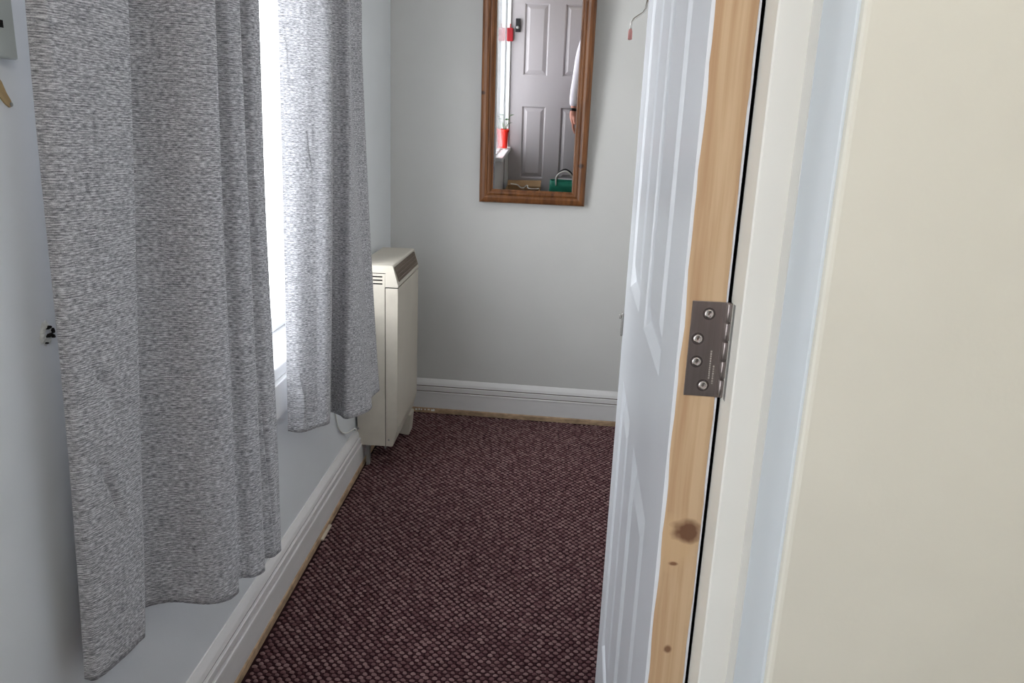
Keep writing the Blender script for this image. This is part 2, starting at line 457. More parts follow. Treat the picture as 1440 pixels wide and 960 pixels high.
# loose sliver of filler by the left skirting, and flaked white paint at the corner of the back one
bm = bmesh.new()
box(bm, (-0.602, 1.98, 0.001), (-0.592, 2.07, 0.008), 0.002)
props(obj('timber_sliver', bm, mat('pale_sliver', srgb(196, 184, 168), 0.7)), 'small pale sliver of wood lying against the left skirting halfway along', 'debris')
bm = bmesh.new()
for i in range(7):
    x = -0.512 + i * 0.013 + random.uniform(-.003, .003)
    box(bm, (x, bY(x) - 0.0262, 0.006 + random.uniform(0, .004)), (x + random.uniform(.005, .011), bY(x) - 0.0244, 0.013 + random.uniform(0, .004)))
o = obj('paint_flakes', bm, WHITEP, bpy.data.objects['baseboard_back']); o['kind'] = 'stuff'
o['label'] = 'flaked white paint on the bare strip in the corner'

# ------------------------------------------------------------------ carpet pile
px, py = 0.0190, 0.0112
xs = np.arange(-0.60, XR - 0.005, px)
ysr = np.arange(0.62, 3.11, py)
cen = []
for j, y in enumerate(ysr):
    for i, x in enumerate(xs):
        xx = x + (j % 2) * px / 2
        if y > bY(xx) - 0.027 or xx > XR - 0.012 or xx < -0.594: continue
        cen.append((xx, y, 1)); cen.append((xx + px / 2, y, 0))
cen = np.array(cen)
N = len(cen)
lv = []
prof = [(-0.5, 0), (-0.36, .62), (0, 1.0), (0.36, .62), (0.5, 0)]
# loop: 5 stations along the yarn, 5 points across an arch
base = []
for (u, h) in prof:
    for k in range(5):
        a = math.pi * k / 4
        base.append((u, math.cos(a) * (0.25 + 0.75 * h) * 0.5, h * math.sin(a) * 1.0 - 0.15))
base = np.array(base)
sx = np.where(cen[:, 2] > 0, 0.0125, 0.0085) * rng.uniform(.85, 1.15, N)
sy = np.where(cen[:, 2] > 0, 0.0085, 0.0075) * rng.uniform(.85, 1.15, N)
sz = np.where(cen[:, 2] > 0, 0.0050, 0.0028) * rng.uniform(.8, 1.2, N)
rot = rng.normal(0.0, 0.10, N) - 0.12
jx, jy = rng.normal(0, .0009, N), rng.normal(0, .0006, N)
bx = base[None, :, 0] * sx[:, None]; by = base[None, :, 1] * sy[:, None]; bz = base[None, :, 2] * sz[:, None]
vx = bx * np.cos(rot)[:, None] - by * np.sin(rot)[:, None] + (cen[:, 0] + jx)[:, None]
vy = bx * np.sin(rot)[:, None] + by * np.cos(rot)[:, None] + (cen[:, 1] + jy)[:, None]
vz = bz - 0.0035
V = np.stack([vx, vy, vz], -1).reshape(-1, 3)
fb = []
for s_ in range(4):
    for k in range(4):
        a = s_ * 5 + k
        fb.append((a, a + 1, a + 6, a + 5))
fb = np.array(fb)
Fc = (fb[None] + (np.arange(N) * 25)[:, None, None]).reshape(-1, 4)
me = bpy.data.meshes.new('carpet_pile')
me.vertices.add(len(V)); me.vertices.foreach_set('co', V.ravel())
me.loops.add(Fc.size); me.loops.foreach_set('vertex_index', Fc.ravel())
me.polygons.add(len(Fc)); me.polygons.foreach_set('loop_start', np.arange(0, Fc.size, 4)); me.polygons.foreach_set('loop_total', np.full(len(Fc), 4))
me.polygons.foreach_set('use_smooth', np.ones(len(Fc), bool))
me.update(calc_edges=True)
ta = me.attributes.new('tone', 'FLOAT', 'POINT')
tone = np.where(cen[:, 2] > 0, rng.uniform(.45, .95, N), rng.uniform(0, .12, N))
ta.data.foreach_set('value', np.repeat(tone, 25).astype(np.float32))
me.materials.append(CARPL)
carpet = bpy.data.objects.new('carpet_pile', me)
COL.objects.link(carpet)
props(carpet, 'maroon and pink flecked loop pile carpet covering the corridor floor', 'carpet', kind='stuff')


# ------------------------------------------------------------------ windows
def window(name, w, label, nm, xf0=-0.80, xf1=-0.735, f=0.045):
    r = thing(name, label, 'window', (-0.74, (w[0] + w[1]) / 2, w[2]), kind='structure')
    y0, y1, z0, z1 = w
    obj('frame_rail', B((xf0, y0, z0), (xf1, y1, z0 + f), .004), UPVC, r, world=True)
    obj('frame_rail', B((xf0, y0, z1 - f), (xf1, y1, z1), .004), UPVC, r, world=True)
    for a in (y0, y1 - f):
        obj('frame_stile', B((xf0, a, z0 + f), (xf1, a + f, z1 - f), .004), UPVC, r, world=True)
    if nm > 1:
        ym = (y0 + y1) / 2
        obj('mullion', B((xf0, ym - .03, z0 + f), (xf1, ym + .03, z1 - f), .004), UPVC, r, world=True)
    ed = [y0 + f, y1 - f] if nm == 1 else [y0 + f, (y0 + y1) / 2 - .03, (y0 + y1) / 2 + .03, y1 - f]
    for a, b_ in zip(ed[::2], ed[1::2]):
        g = bmesh.new(); box(g, (xf0 + .028, a, z0 + f), (xf0 + .032, b_, z1 - f))
        obj('pane', g, GLASS, r, world=True)
    # sill board with a rounded nosing
    s = bmesh.new(); box(s, (xf0, y0 - 0, z0 - 0.033), (-0.617 if nm > 1 else -.570, y1 + (0.0 if nm > 1 else .03), z0), 0.006, 3)
    obj('window_sill', s, GLOSS, r, world=True)
    if nm > 1:      # flat apron board under the opening
        obj('apron_board', B((XL, y0 - .06, .482), (-.607, y1 + .06, z0 - .033), .002), GLOSS, r, world=True)
    return r


window('window_1', W1, 'bright window in the left wall, seen in the gap between the two curtains', 2)
window('window_2', W2, 'bright narrow hall window reflected at the left edge of the mirror', 1, -0.662, -0.632, 0.014)


# ------------------------------------------------------------------ curtains
def curtain(name, label, top, bot, ztop=2.13, zt=1.35, wr=0.0022, seed=1, dents=()):
    """top: (x, y) of the folds at height zt; bot: (x, y, z) of the hem"""
    m = 22
    T = catmull(top, m); Bo = catmull(bot, m)
    nu = len(T)
    rows = 150
    rg = np.random.default_rng(seed)
    P = np.zeros((rows + 1, nu, 3))
    ph = rg.uniform(0, 6.28, 12); kx = rg.uniform(3, 12, 12); kz = rg.uniform(2, 9, 12)
    sfull = np.linspace(0, 1, nu)
    for j in range(rows + 1):
        q = j / rows
        z = Bo[:, 2] + (ztop - Bo[:, 2]) * q
        tt = np.clip((z - Bo[:, 2]) / (zt - Bo[:, 2]), 0, 1)
        w = tt ** 0.85
        x = Bo[:, 0] * (1 - w) + T[:, 0] * w; y = Bo[:, 1] * (1 - w) + T[:, 1] * w
        d = sum(np.sin(ph[i] + kx[i] * sfull * 2.2 + kz[i] * z) for i in range(12)) / 12
        x = x + wr * d * 2.2; y = y + wr * d
        for (u0, z0, su, sz_, ang, dep) in dents:      # pinched creases
            du = (sfull - u0); dz = z - z0
            a = du * 2 * math.cos(ang) + dz * math.sin(ang); c = -du * 2 * math.sin(ang) + dz * math.cos(ang)
            g = np.exp(-(a / su) ** 2 - (c / sz_) ** 2) * dep
            x = x + g
        P[j, :, 0] = x; P[j, :, 1] = y; P[j, :, 2] = z
    me = bpy.data.meshes.new('cloth')
    V = P.reshape(-1, 3)
    idx = np.arange((rows + 1) * nu).reshape(rows + 1, nu)
    F = np.stack([idx[:-1, :-1], idx[:-1, 1:], idx[1:, 1:], idx[1:, :-1]], -1).reshape(-1, 4)
    root = thing(name, label, 'curtain', (float(T[nu // 2, 0]), float(T[nu // 2, 1]), float(Bo[0, 2])))
    V = V - np.array(root.location)
    me.from_pydata(V.tolist(), [], F.tolist())
    arc = np.concatenate([[0], np.cumsum(np.linalg.norm(np.diff((T + Bo[:, :2]) / 2, axis=0), axis=1))])
    uvl = me.uv_layers.new(name='UVMap')
    U = np.tile(arc, (rows + 1, 1)); Z = P[:, :, 2] + 0.25 * (0 * U)
    UV = np.stack([U, Z], -1).reshape(-1, 2)
    li = np.zeros(len(me.loops), int); me.loops.foreach_get('vertex_index', li)
    uvl.data.foreach_set('uv', UV[li].ravel())
    for p in me.polygons: p.use_smooth = True
    me.materials.append(CLOTH)
    o = bpy.data.objects.new('cloth', me); COL.objects.link(o); o.parent = root
    so = o.modifiers.new('thickness', 'SOLIDIFY'); so.thickness = 0.0022; so.offset = 0
    # header tape and hem band as sub-details
    hb = bmesh.new()
    k = 3
    lo_ = [hb.verts.new(Vector(P[rows - 5, i]) - root.location + Vector((0.004, 0, 0))) for i in range(0, nu, k)]
    hi_ = [hb.verts.new(Vector(P[rows, i]) - root.location + Vector((0.004, 0, 0.012))) for i in range(0, nu, k)]
    for i in range(len(lo_) - 1): hb.faces.new((lo_[i], lo_[i + 1], hi_[i + 1], hi_[i]))
    ht = obj('header_tape', hb, CLOTH, root, smooth=True)
    s2_ = ht.modifiers.new('thickness', 'SOLIDIFY'); s2_.thickness = 0.002
    return root, P


near_top = [(-.584, .897), (-.568, .904), (-.553, .950), (-.546, 1.0), (-.545, 1.038), (-.565, 1.058), (-.588, 1.085), (-.560, 1.108), (-.515, 1.114), (-.485, 1.126), (-.478, 1.144),
            (-.530, 1.180), (-.540, 1.262), (-.509, 1.268), (-.499, 1.288), (-.545, 1.310), (-.545, 1.380), (-.520, 1.389), (-.512, 1.409)]
near_bot = [(-.590, .865, .42), (-.577, .872, .415), (-.564, .915, .418), (-.559, .942, .42), (-.558, .962, .42), (-.580, .985, .42), (-.594, 1.028, .418), (-.560, 1.052, .416), (-.510, 1.064, .408), (-.486, 1.085, .402), (-.479, 1.114, .40),
            (-.495, 1.135, .40), (-.490, 1.155, .40), (-.472, 1.168, .395), (-.464, 1.195, .392), (-.484, 1.215, .39), (-.485, 1.240, .387), (-.470, 1.255, .383), (-.466, 1.283, .38)]
cur1, P1 = curtain('curtain', 'wide heathered grey curtain nearest the camera, falling in deep folds at the left', near_top, near_bot, seed=3,
                   dents=((.11, .67, .010, .07, .75, -.010), (.12, .80, .012, .08, .9, -.007), (.86, .60, .012, .16, .25, -.008), (.94, .54, .010, .10, .3, -.009), (.05, 1.26, .02, .10, .35, .004)))
far_top = [(-.598, 1.765), (-.566, 1.775), (-.532, 1.790), (-.497, 1.822), (-.530, 1.89), (-.586, 2.00), (-.548, 2.035), (-.513, 2.045),
           (-.530, 2.10), (-.536, 2.135), (-.510, 2.160)]
far_bot = [(-.588, 1.703, .450), (-.558, 1.710, .445), (-.532, 1.745, .445), (-.510, 1.775, .445), (-.535, 1.87, .42), (-.572, 2.000, .39), (-.540, 1.995, .385), (-.510, 1.972, .385),
           (-.470, 2.05, .385), (-.484, 2.13, .392), (-.474, 2.197, .395)]
cur2, P2 = curtain('curtain', 'narrower grey curtain beyond the bright window gap, beside the storage heater', far_top, far_bot, seed=8,
                   dents=((.10, .52, .012, .05, 0.4, .012), (.18, 1.1, .008, .05, .6, -.004), (.03, 1.31, .03, .05, .8, .005), (.15, .48, .02, .02, 1.4, -.01)))

rod = thing('curtain_rod', 'round white curtain rod above both curtains', 'curtain rod', (-.555, 1.55, 2.16))
obj('rod', tube(bmesh.new(), [(-.555, .78, 2.165), (-.555, 2.38, 2.165)], .011, 14), WHITEP, rod, True, world=True)
for y in (.77, 2.39):
    obj('finial', lathe(bmesh.new(), (-.555, y, 2.165), [(.010, -.012), (.020, -.006), (.022, 0), (.018, .008), (.004, .013)], 14, 'y'), WHITEP, rod, True, world=True)
for y in (.86, 2.30):
    bb = bmesh.new(); box(bb, (-.625, y - .012, 2.13), (-.619, y + .012, 2.20), .002); tube(bb, [(-.622, y, 2.165), (-.556, y, 2.165)], .006, 8)
    obj('bracket', bb, WHITEP, rod, world=True)

# ------------------------------------------------------------------ storage heater
hy0, hy1 = 2.500, 2.915
heater = thing('storage_heater', 'cream night storage heater on the left wall in the far corner', 'heater', (-.55, 2.7, .05))
zb, zt_ = 0.085, 0.724
body = [(-.618, zb), (-.494, zb), (-.478, 0.146), (-.476, 0.648), (-.618, 0.648)]
fy = lambda y: (lambda u, v: Vector((u, y, v)))
obj('casing', prism(bmesh.new(), body, fy(hy0 + .003), fy(hy1)), HEAT, heater, world=True)
# near end: recessed side panel and wrap-around front return, split by a dark seam
ep = prism(bmesh.new(), [(-.612, zb + .001), (-.5195, zb + .001), (-.5195, 0.693), (-.522, 0.696), (-.612, 0.696)], fy(hy0 - .001), fy(hy0 + .004))
end_panel = obj('end_panel', ep, HEAT_DIRT, heater, world=True)
obj('front_return', prism(bmesh.new(), [(-.5172, zb), (-.494, zb), (-.478, 0.146), (-.476, 0.648), (-.5172, 0.648)], fy(hy0), fy(hy0 + .006)), HEAT_DIRT, heater, world=True)
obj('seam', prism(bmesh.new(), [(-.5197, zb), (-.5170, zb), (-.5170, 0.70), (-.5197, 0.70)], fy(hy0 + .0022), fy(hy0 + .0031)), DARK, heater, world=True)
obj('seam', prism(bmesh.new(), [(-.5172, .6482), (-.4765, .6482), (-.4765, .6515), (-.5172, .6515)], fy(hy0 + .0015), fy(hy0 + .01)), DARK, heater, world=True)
# lid with sloping front that carries the outlet grille
lid = bmesh.new()
lp = [(-.612, .6515), (-.4765, .6515), (-.4755, .657), (-.4925, .7215), (-.4965, .724), (-.612, .724)]
prism(lid, lp, fy(hy0), fy(hy1 + .004))
lidp = obj('lid', lid, HEAT, heater, world=True)
# cut away for the end panel top (shadow line)
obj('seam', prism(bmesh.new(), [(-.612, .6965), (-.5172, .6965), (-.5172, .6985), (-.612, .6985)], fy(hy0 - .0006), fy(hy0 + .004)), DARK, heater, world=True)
for k in range(3):
    z = 0.6865 - k * 0.012
    sl = bmesh.new(); box(sl, (-.568, hy0 - .0016, z - .0022), (-.5275, hy0 - .0008, z + .0022), .0006)
    obj('vent_slot', sl, DARK, end_panel, world=True)
# grille on the slope
A = Vector((-.4755, 0, .657)); D = Vector((-.4925, 0, .7215)) - A
nrm = Vector((D.z, 0, -D.x)).normalized()
def onslope(t_, y, h): return A + D * t_ + Vector((0, y, 0)) + nrm * h
gb = bmesh.new()
vs = [gb.verts.new(onslope(a, y, .0006)) for a, y in ((.14, hy0 + .030), (.14, hy1 - .012), (.93, hy1 - .030), (.93, hy0 + .012))]
gb.faces.new(vs)
r_ = bmesh.ops.extrude_face_region(gb, geom=gb.faces[:]); bmesh.ops.translate(gb, vec=nrm * .0008, verts=[v for v in r_['geom'] if isinstance(v, bmesh.types.BMVert)])
grille = obj('outlet_grille', gb, mat('grille_mesh', srgb(84, 74, 66), .6, .3), heater, world=True)
fb_ = bmesh.new()
for i in range(44):
    y = hy0 + .020 + i * (hy1 - hy0 - .042) / 43
    a_, b__ = onslope(.16, y + .007, .0022), onslope(.91, y - .004, .0022)
    tube(fb_, [a_, b__], .0016, 4)
for t_ in (.3, .5, .7):
    tube(fb_, [onslope(t_, hy0 + .022, .0026), onslope(t_, hy1 - .022, .0026)], .0014, 4)
o = obj('grille_fins', fb_, GRILLE, grille, world=True); o['kind'] = 'stuff'
for a, b__, nm in (((.14, hy0 + .030), (.14, hy1 - .012), 0), ((.93, hy0 + .012), (.93, hy1 - .030), 0), ((.14, hy0 + .030), (.93, hy0 + .012), 0), ((.14, hy1 - .012), (.93, hy1 - .030), 0)):
    pass
scr = bmesh.new(); lathe(scr, (-.5075, hy0 - .0005, .1088), [(.0026, -.0012), (.0036, 0), (.0036, .002)], 12, 'y')
obj('screw', scr, GREYM, heater, world=True)
for z in (.102, .146):
    s_ = bmesh.new(); lathe(s_, (-.6145, hy0 - .002, z), [(.0026, -.0012), (.0036, 0), (.0036, .003)], 10, 'y')
    obj('screw', s_, GREYM, heater, world=True)
obj('back_flange', B((-.6165, hy0 + .002, .09), (-.6125, hy1, .70)), HEAT, heater, world=True)
# feet: pressed steel brackets reaching the carpet
for y in (hy0 + .03, hy1 - .05):
    bb = bmesh.new(); box(bb, (-.592, y - .01, .002), (-.581, y + .012, zb + .002))
    obj('foot', bb, GREYM, heater, world=True)
bb = bmesh.new(); prism(bb, [(-.60, .02), (-.50, .004), (-.492, .004), (-.485, .085), (-.60, .09)], fy(hy1 - .10), fy(hy1 - .02))
obj('foot_plate', bb, HEAT, heater, world=True)
bb = bmesh.new(); tube(bb, [(-.5235, hy0 + .02, .087), (-.5235, hy0 + .02, .068)], .0035, 8)
obj('levelling_screw', bb, GREYM, heater, world=True)
# wall bracket at the top
obj('wall_bracket', B((-.624, hy0 + .16, .70), (-.612, hy0 + .20, .7255)), GREYM, heater, world=True)
# supply cable in its clip, going from the heater's end down to the skirting
cab = thing('heater_cable', 'thin white cable looping from the wall to the lower back of the heater', 'cable', (-.62, 2.45, .16))
obj('cable', tube(bmesh.new(), catmull([(-.6215, 2.235, .30), (-.6205, 2.27, .235), (-.6205, 2.34, .19), (-.6195, 2.43, .165), (-.6190, 2.485, .148), (-.6165, 2.492, .10)], 6).tolist(), .0026, 8), WHITEP, cab, True, world=True)

# ------------------------------------------------------------------ door moulding helper
def panel_bm(u0, u1, z0, z1, face, dirn, depth=0.007):
    """raised-and-fielded panel; face = y of the door face, dirn = +1/-1 outward direction; local frame u=x, z"""
    bm = bmesh.new()
    steps = [(0, 0), (.004, -.0020), (.011, -depth), (.015, -depth), (.019, -depth + .001), (.042, -.0008), (.046, -.0008)]
    rings = []
    for ins, h in steps:
        rings.append([bm.verts.new((x, face + dirn * h, z)) for x, z in ((u0 + ins, z0 + ins), (u1 - ins, z0 + ins), (u1 - ins, z1 - ins), (u0 + ins, z1 - ins))])
    for a, b_ in zip(rings, rings[1:]):
        for k in range(4): bm.faces.new((a[k], a[(k + 1) % 4], b_[(k + 1) % 4], b_[k]))
    bm.faces.new(rings[-1])
    return bm


def leaf_bm(w, h, cols, rows, y0, y1):
    """door slab with the panel openings left out on both faces; local x = across the door"""
    bm = bmesh.new()
    xs = [0] + [c for p in cols for c in p] + [w]
    zs = [0] + [c for p in rows for c in p] + [h]
    for y in (y0, y1):
        g = [[bm.verts.new((x, y, z)) for x in xs] for z in zs]
        for j in range(len(zs) - 1):
            for i in range(len(xs) - 1):
                if i % 2 == 1 and j % 2 == 1: continue
                bm.faces.new((g[j][i], g[j][i + 1], g[j + 1][i + 1], g[j + 1][i]))
    q = [[bm.verts.new((x, y, z)) for y in (y0, y1)] for x, z in ((0, 0), (w, 0), (w, h), (0, h))]
    for k in range(4):
        a, b_ = q[k], q[(k + 1) % 4]
        bm.faces.new((a[0], b_[0], b_[1], a[1]))
    bmesh.ops.remove_doubles(bm, verts=bm.verts, dist=1e-5)
    return bm


# ------------------------------------------------------------------ open door on the right (hinge edge towards the camera)
# local frame: x = across the leaf away from the hinge edge, y = thickness; placed so that local x runs down the corridor
W_D = 0.686
ang = math.atan2(1.0, 0.0456)          # direction of the leaf in plan
door = thing('door_1', 'open white panelled door on the right with its bare pine hinge edge towards the camera', 'door', (0.1110, 0.6000, 0.008), (0, 0, ang), kind='structure')
# local +y points to world -x (towards the window): so the visible face is at local y=0 and the leaf goes to y=-0.035
TH = 0.0352
dcols = [(.110, .305), (.395, .580)]
drows = [(.285, .774), (.926, 1.545), (1.635, 1.85)]
obj('leaf', leaf_bm(W_D, 1.975, dcols, drows, -TH, 0.0), DOORW, door)
for c in dcols:
    for rr_ in drows:
        obj('panel', panel_bm(c[0], c[1], rr_[0], rr_[1], 0.0, 1), DOORW, door)
        obj('panel', panel_bm(c[0], c[1], rr_[0], rr_[1], -TH, -1), DOORW, door)
# bare pine edge: thin strip on the hinge edge with ragged paint lips along both sides
ed = bmesh.new()
nn = 130
L, R_ = [], []
wob = 0.0
for i in range(nn + 1):
    z = 0.004 + i * (1.967 / nn)
    a = .0020 + .0016 * abs(math.sin(z * 17.3) * math.sin(z * 41.0 + 1)) + random.uniform(0, .0005)
    b_ = .0012 + .0010 * abs(math.sin(z * 13.1 + 2) * math.sin(z * 37.0)) + random.uniform(0, .0005)
    L.append((-a, z)); R_.append((-TH + b_, z))
fr = [[ed.verts.new((x, y, z)) for (y, z) in side] for x in (-.0006, .0004) for side in (L, R_)]
for i in range(nn):
    ed.faces.new((fr[0][i], fr[1][i], fr[1][i + 1], fr[0][i + 1]))
    ed.faces.new((fr[0][i], fr[0][i + 1], fr[2][i + 1], fr[2][i])); ed.faces.new((fr[1][i + 1], fr[1][i], fr[3][i], fr[3][i + 1]))
# the pine material is laid out on x = across the edge: turn the part so its own x runs across
me_v = ed.verts
for v in me_v:
    x, y = v.co.x, v.co.y
    v.co.x, v.co.y = -y, x      # part frame: x = across the edge from the visible face, y = outwards
eo = obj('bare_edge', ed, PINE, door)
eo.rotation_euler = (0, 0, -math.pi / 2)
eo['label'] = 'unpainted pine hinge edge with a dark knot'

# hinge: plate on the door edge, frame leaf on the lining, knuckle between
hz0, hz1 = 0.954 - .008, 1.032 - .008
hp = bmesh.new(); box(hp, (-.0016, -.0335, hz0), (-.0004, -.0080, hz1), .0004)
hinge = obj('hinge', hp, STEEL, door); hinge['label'] = 'brushed steel butt hinge with four screws'
for (yy, zz) in ((-.0215, 1.0222), (-.0148, 1.0016), (-.0155, .9828), (-.0225, .9634)):
    sb = bmesh.new(); lathe(sb, (-.0016, yy, zz - .008), [(.0036, -.0000), (.0034, -.0006), (.0026, -.0009), (.0012, -.0006), (.001, -.0002)], 14, 'x')
    o = obj('screw', sb, SCREWM, hinge)
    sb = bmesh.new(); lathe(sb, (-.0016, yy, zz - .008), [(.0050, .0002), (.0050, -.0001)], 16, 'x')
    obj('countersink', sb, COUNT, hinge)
kb = bmesh.new()
for i in range(5):
    za = hz0 + i * (hz1 - hz0) / 5 + .0006; zb2 = hz0 + (i + 1) * (hz1 - hz0) / 5 - .0006
    lathe(kb, (-.0022, -.0366, 0), [(.0020, za), (.0023, za + .0004), (.0023, zb2 - .0004), (.0020, zb2)], 12)
obj('knuckle', kb, STEEL, hinge, True)
obj('knuckle_plate', B((-.0022, -.0375, hz0), (-.0010, -.0325, hz1)), STEEL, hinge)
fl = bmesh.new(); box(fl, (-.012, -.0400, hz0), (-.002, -.0388, hz1), .0003)
obj('frame_plate', fl, GREYM, hinge)
# stamped lines of tiny marks on the plate (too small to read)
st = bmesh.new()
for (yy, z0_, z1_) in ((-.0265, .969, .993), (-.0295, .965, .980)):
    z = z0_ - .008
    while z < z1_ - .008:
        h_ = random.uniform(.0008, .0016)
        box(st, (-.00175, yy - .0006, z), (-.0016, yy + .0006, z + h_)); z += h_ + .0007
o = obj('stamped_marks', st, STAMP, hinge); o['kind'] = 'stuff'

# latch hardware on the free edge and the coat hook near its top
lb = bmesh.new(); box(lb, (W_D - .006, .0005, .822), (W_D + .002, .004, .862), .001); box(lb, (W_D - .004, .004, .852), (W_D + .001, .0085, .859), .001)
obj('latch_plate', lb, CHROME, door)
hk = bmesh.new()
z0h = 1.322
pts = [(W_D - .01, .0005, z0h + .045), (W_D - .01, .004, z0h + .018), (W_D - .01, .007, z0h + .012), (W_D - .01, .020, z0h + .003), (W_D - .01, .0245, z0h - .002), (W_D - .01, .025, z0h - .018)]
tube(hk, pts, .0017, 8)
hook = obj('coat_hook', hk, CHROME, door, True); hook['label'] = 'bent wire coat hook sticking out from the free edge'
obj('hook_tip', lathe(bmesh.new(), (W_D - .01, .025, z0h - .024), [(.0018, -.004), (.0034, -.003), (.0034, .008), (.0020, .012)], 10), PINKT, hook, True)
obj('hook_plate', B((W_D - .018, .0003, z0h + .030), (W_D - .002, .0035, z0h + .085), .001), BRASS, hook)

# ------------------------------------------------------------------ mirror in its stained pine frame, leaning forward a little
mx, mz = -0.0555, 0.900
mirror = thing('wall_mirror', 'tall narrow mirror in a dark stained pine frame hanging on the end wall', 'mirror',
               (mx, bY(mx) - 0.012, mz), (math.radians(4.4), 0, math.radians(-2.0)))
mw, mh, fw = 0.2065, 1.12, 0.052
FP = [(0, 0), (0, -.014), (.003, -.019), (.010, -.022), (.020, -.023), (.029, -.020), (.031, -.016), (.036, -.0175), (.043, -.016), (.048, -.010), (fw, -.0085), (fw, 0)]   # (inset from outer edge, y)


def rail(ax):
    bm = bmesh.new()
    if ax in 'lr':
        s = -1 if ax == 'l' else 1
        f0 = lambda u, v: Vector((s * (mw - u), v, u)); f1 = lambda u, v: Vector((s * (mw - u), v, mh - u))
    else:
        zz = (lambda u: u) if ax == 'b' else (lambda u: mh - u)
        f0 = lambda u, v: Vector((-(mw - u), v, zz(u))); f1 = lambda u, v: Vector(((mw - u), v, zz(u)))
    return prism(bm, FP, f0, f1)


for ax in 'lrbt':
    obj('frame_side' if ax in 'lr' else 'frame_rail', rail(ax), FRAMEW, mirror, smooth=False)
obj('mirror_glass', B((-(mw - fw + .003), -.0075, fw - .003), (mw - fw + .003, -.003, mh - fw + .003)), MIRR, mirror)
obj('backing_board', B((-(mw - .01), -.0028, .01), (mw - .01, -.0002, mh - .01)), CARD, mirror)
obj('hanging_cord', tube(bmesh.new(), [(-.12, .0, mh - .10), (0, .028, mh - .045), (.12, .0, mh - .10)], .0015, 6), GREYM, mirror)

# ------------------------------------------------------------------ closed six-panel door behind the camera, seen in the mirror
WD2 = 0.725
door2 = thing('door_2', 'closed white six-panel door reflected in the mirror', 'door', (-0.590, YB - .045, 0.01), kind='structure')
c2 = [(.105, .300), (.425, .620)]
r2 = [(.25, .84), (1.08, 1.62), (1.73, 1.94)]
DOOR2P = mat('grey_door_paint', srgb(184, 179, 182), 0.4, 0.45, var=0.02, vscale=(5, 5, 2))  # even grey, darker than the paint of the open door
obj('leaf', leaf_bm(WD2, 2.04, c2, r2, 0.0, 0.044), DOOR2P, door2)
for c in c2:
    for rr_ in r2:
        obj('panel', panel_bm(c[0], c[1], rr_[0], rr_[1], 0.044, 1, .012), DOOR2P, door2)
lk = obj('rim_latch', B((.035, .0445, 1.405), (.072, .064, 1.505), .003), BLACKM, door2); lk['label'] = 'small dark latch on the door stile'
obj('latch_knob', lathe(bmesh.new(), (.0535, .064, 1.44), [(.010, 0), (.012, .004), (.012, .014), (.006, .018)], 14, 'y'), GREYM, lk, True)
t = thing('trim_2', 'white moulded frame around the closed door reflected in the mirror', 'door frame', (-0.56, YB, 0), kind='structure')
AP = [(0, 0), (0, .012), (.006, .018), (.016, .018), (.020, .013), (.030, .016), (.048, .016), (.054, .008), (.058, 0)]
obj('frame_side', prism(bmesh.new(), AP, lambda u, v: Vector((-.592 - u * .55, YB + v, 0)), lambda u, v: Vector((-.592 - u * .55, YB + v, 2.07 + u))), GLOSS, t, world=True)
obj('frame_side', prism(bmesh.new(), AP, lambda u, v: Vector((.137 + u, YB + v, 0)), lambda u, v: Vector((.137 + u, YB + v, 2.07 + u))), GLOSS, t, world=True)
obj('frame_head', prism(bmesh.new(), AP, lambda u, v: Vector((-.592 - u * .55, YB + v, 2.07 + u)), lambda u, v: Vector((.137 + u, YB + v, 2.07 + u))), GLOSS, t, world=True)

# red leather key wallet hanging on the frame next to the latch
kw = thing('key_wallet', 'dark red key wallet hanging beside the latch of the closed door, in the mirror', 'key holder', (-.597, YB + .02, 1.40))
obj('wallet', B((-.622, YB + .012, 1.345), (-.572, YB + .030, 1.445), .005, 2), REDK, kw, world=True)
obj('strap', B((-.600, YB + .016, 1.445), (-.592, YB + .021, 1.475), .001), REDK, kw, world=True)

# red pot with a plant on the hall sill, seen in the mirror
pot = thing('plant_pot', 'bright red pot standing on the hall window sill, at the left edge of the mirror', 'plant pot', (-.610, -.40, W2[2]))
PX, PY, PZ = -.608, -.40, W2[2]
obj('pot', lathe(bmesh.new(), (PX, PY, PZ), [(.020, 0), (.021, .002), (.030, .135), (.034, .137), (.035, .160), (.031, .161), (.028, .138), (.001, .136)], 24), REDT, pot, True, world=True)
obj('soil', lathe(bmesh.new(), (PX, PY, PZ + .137), [(.027, 0), (.026, .006), (.001, .008)], 20), SOIL, pot, world=True)
for i in range(7):
    a = i * 2.4; q = .02 + .004 * i
    pts = [(PX, PY, PZ + .13), (PX + q * .5 * math.cos(a), PY + q * .5 * math.sin(a), PZ + .18), (PX + q * math.cos(a), PY + q * math.sin(a), PZ + .20 + .012 * i)]
    obj('stem', tube(bmesh.new(), pts, [.0025, .002, .0015], 6), LEAF, pot, True, world=True)
    lf = bmesh.new(); p = Vector(pts[-1]); d = Vector((math.cos(a), math.sin(a), .5)).normalized(); s = d.cross(Vector((0, 0, 1))).normalized() * .012
    v = [lf.verts.new(p), lf.verts.new(p + d * .02 + s), lf.verts.new(p + d * .045 + Vector((0, 0, -.006))), lf.verts.new(p + d * .02 - s)]
    lf.faces.new(v); r_ = bmesh.ops.extrude_face_region(lf, geom=lf.faces[:]); bmesh.ops.translate(lf, vec=(0, 0, .001), verts=[x for x in r_['geom'] if isinstance(x, bmesh.types.BMVert)])
    obj('leaf', lf, LEAF, pot, world=True)
obj('saucer', lathe(bmesh.new(), (PX, PY, PZ + .0002), [(.030, 0), (.036, .008), (.034, .009), (.028, .003), (.001, .002)], 24), WHITEP, pot, True, world=True)

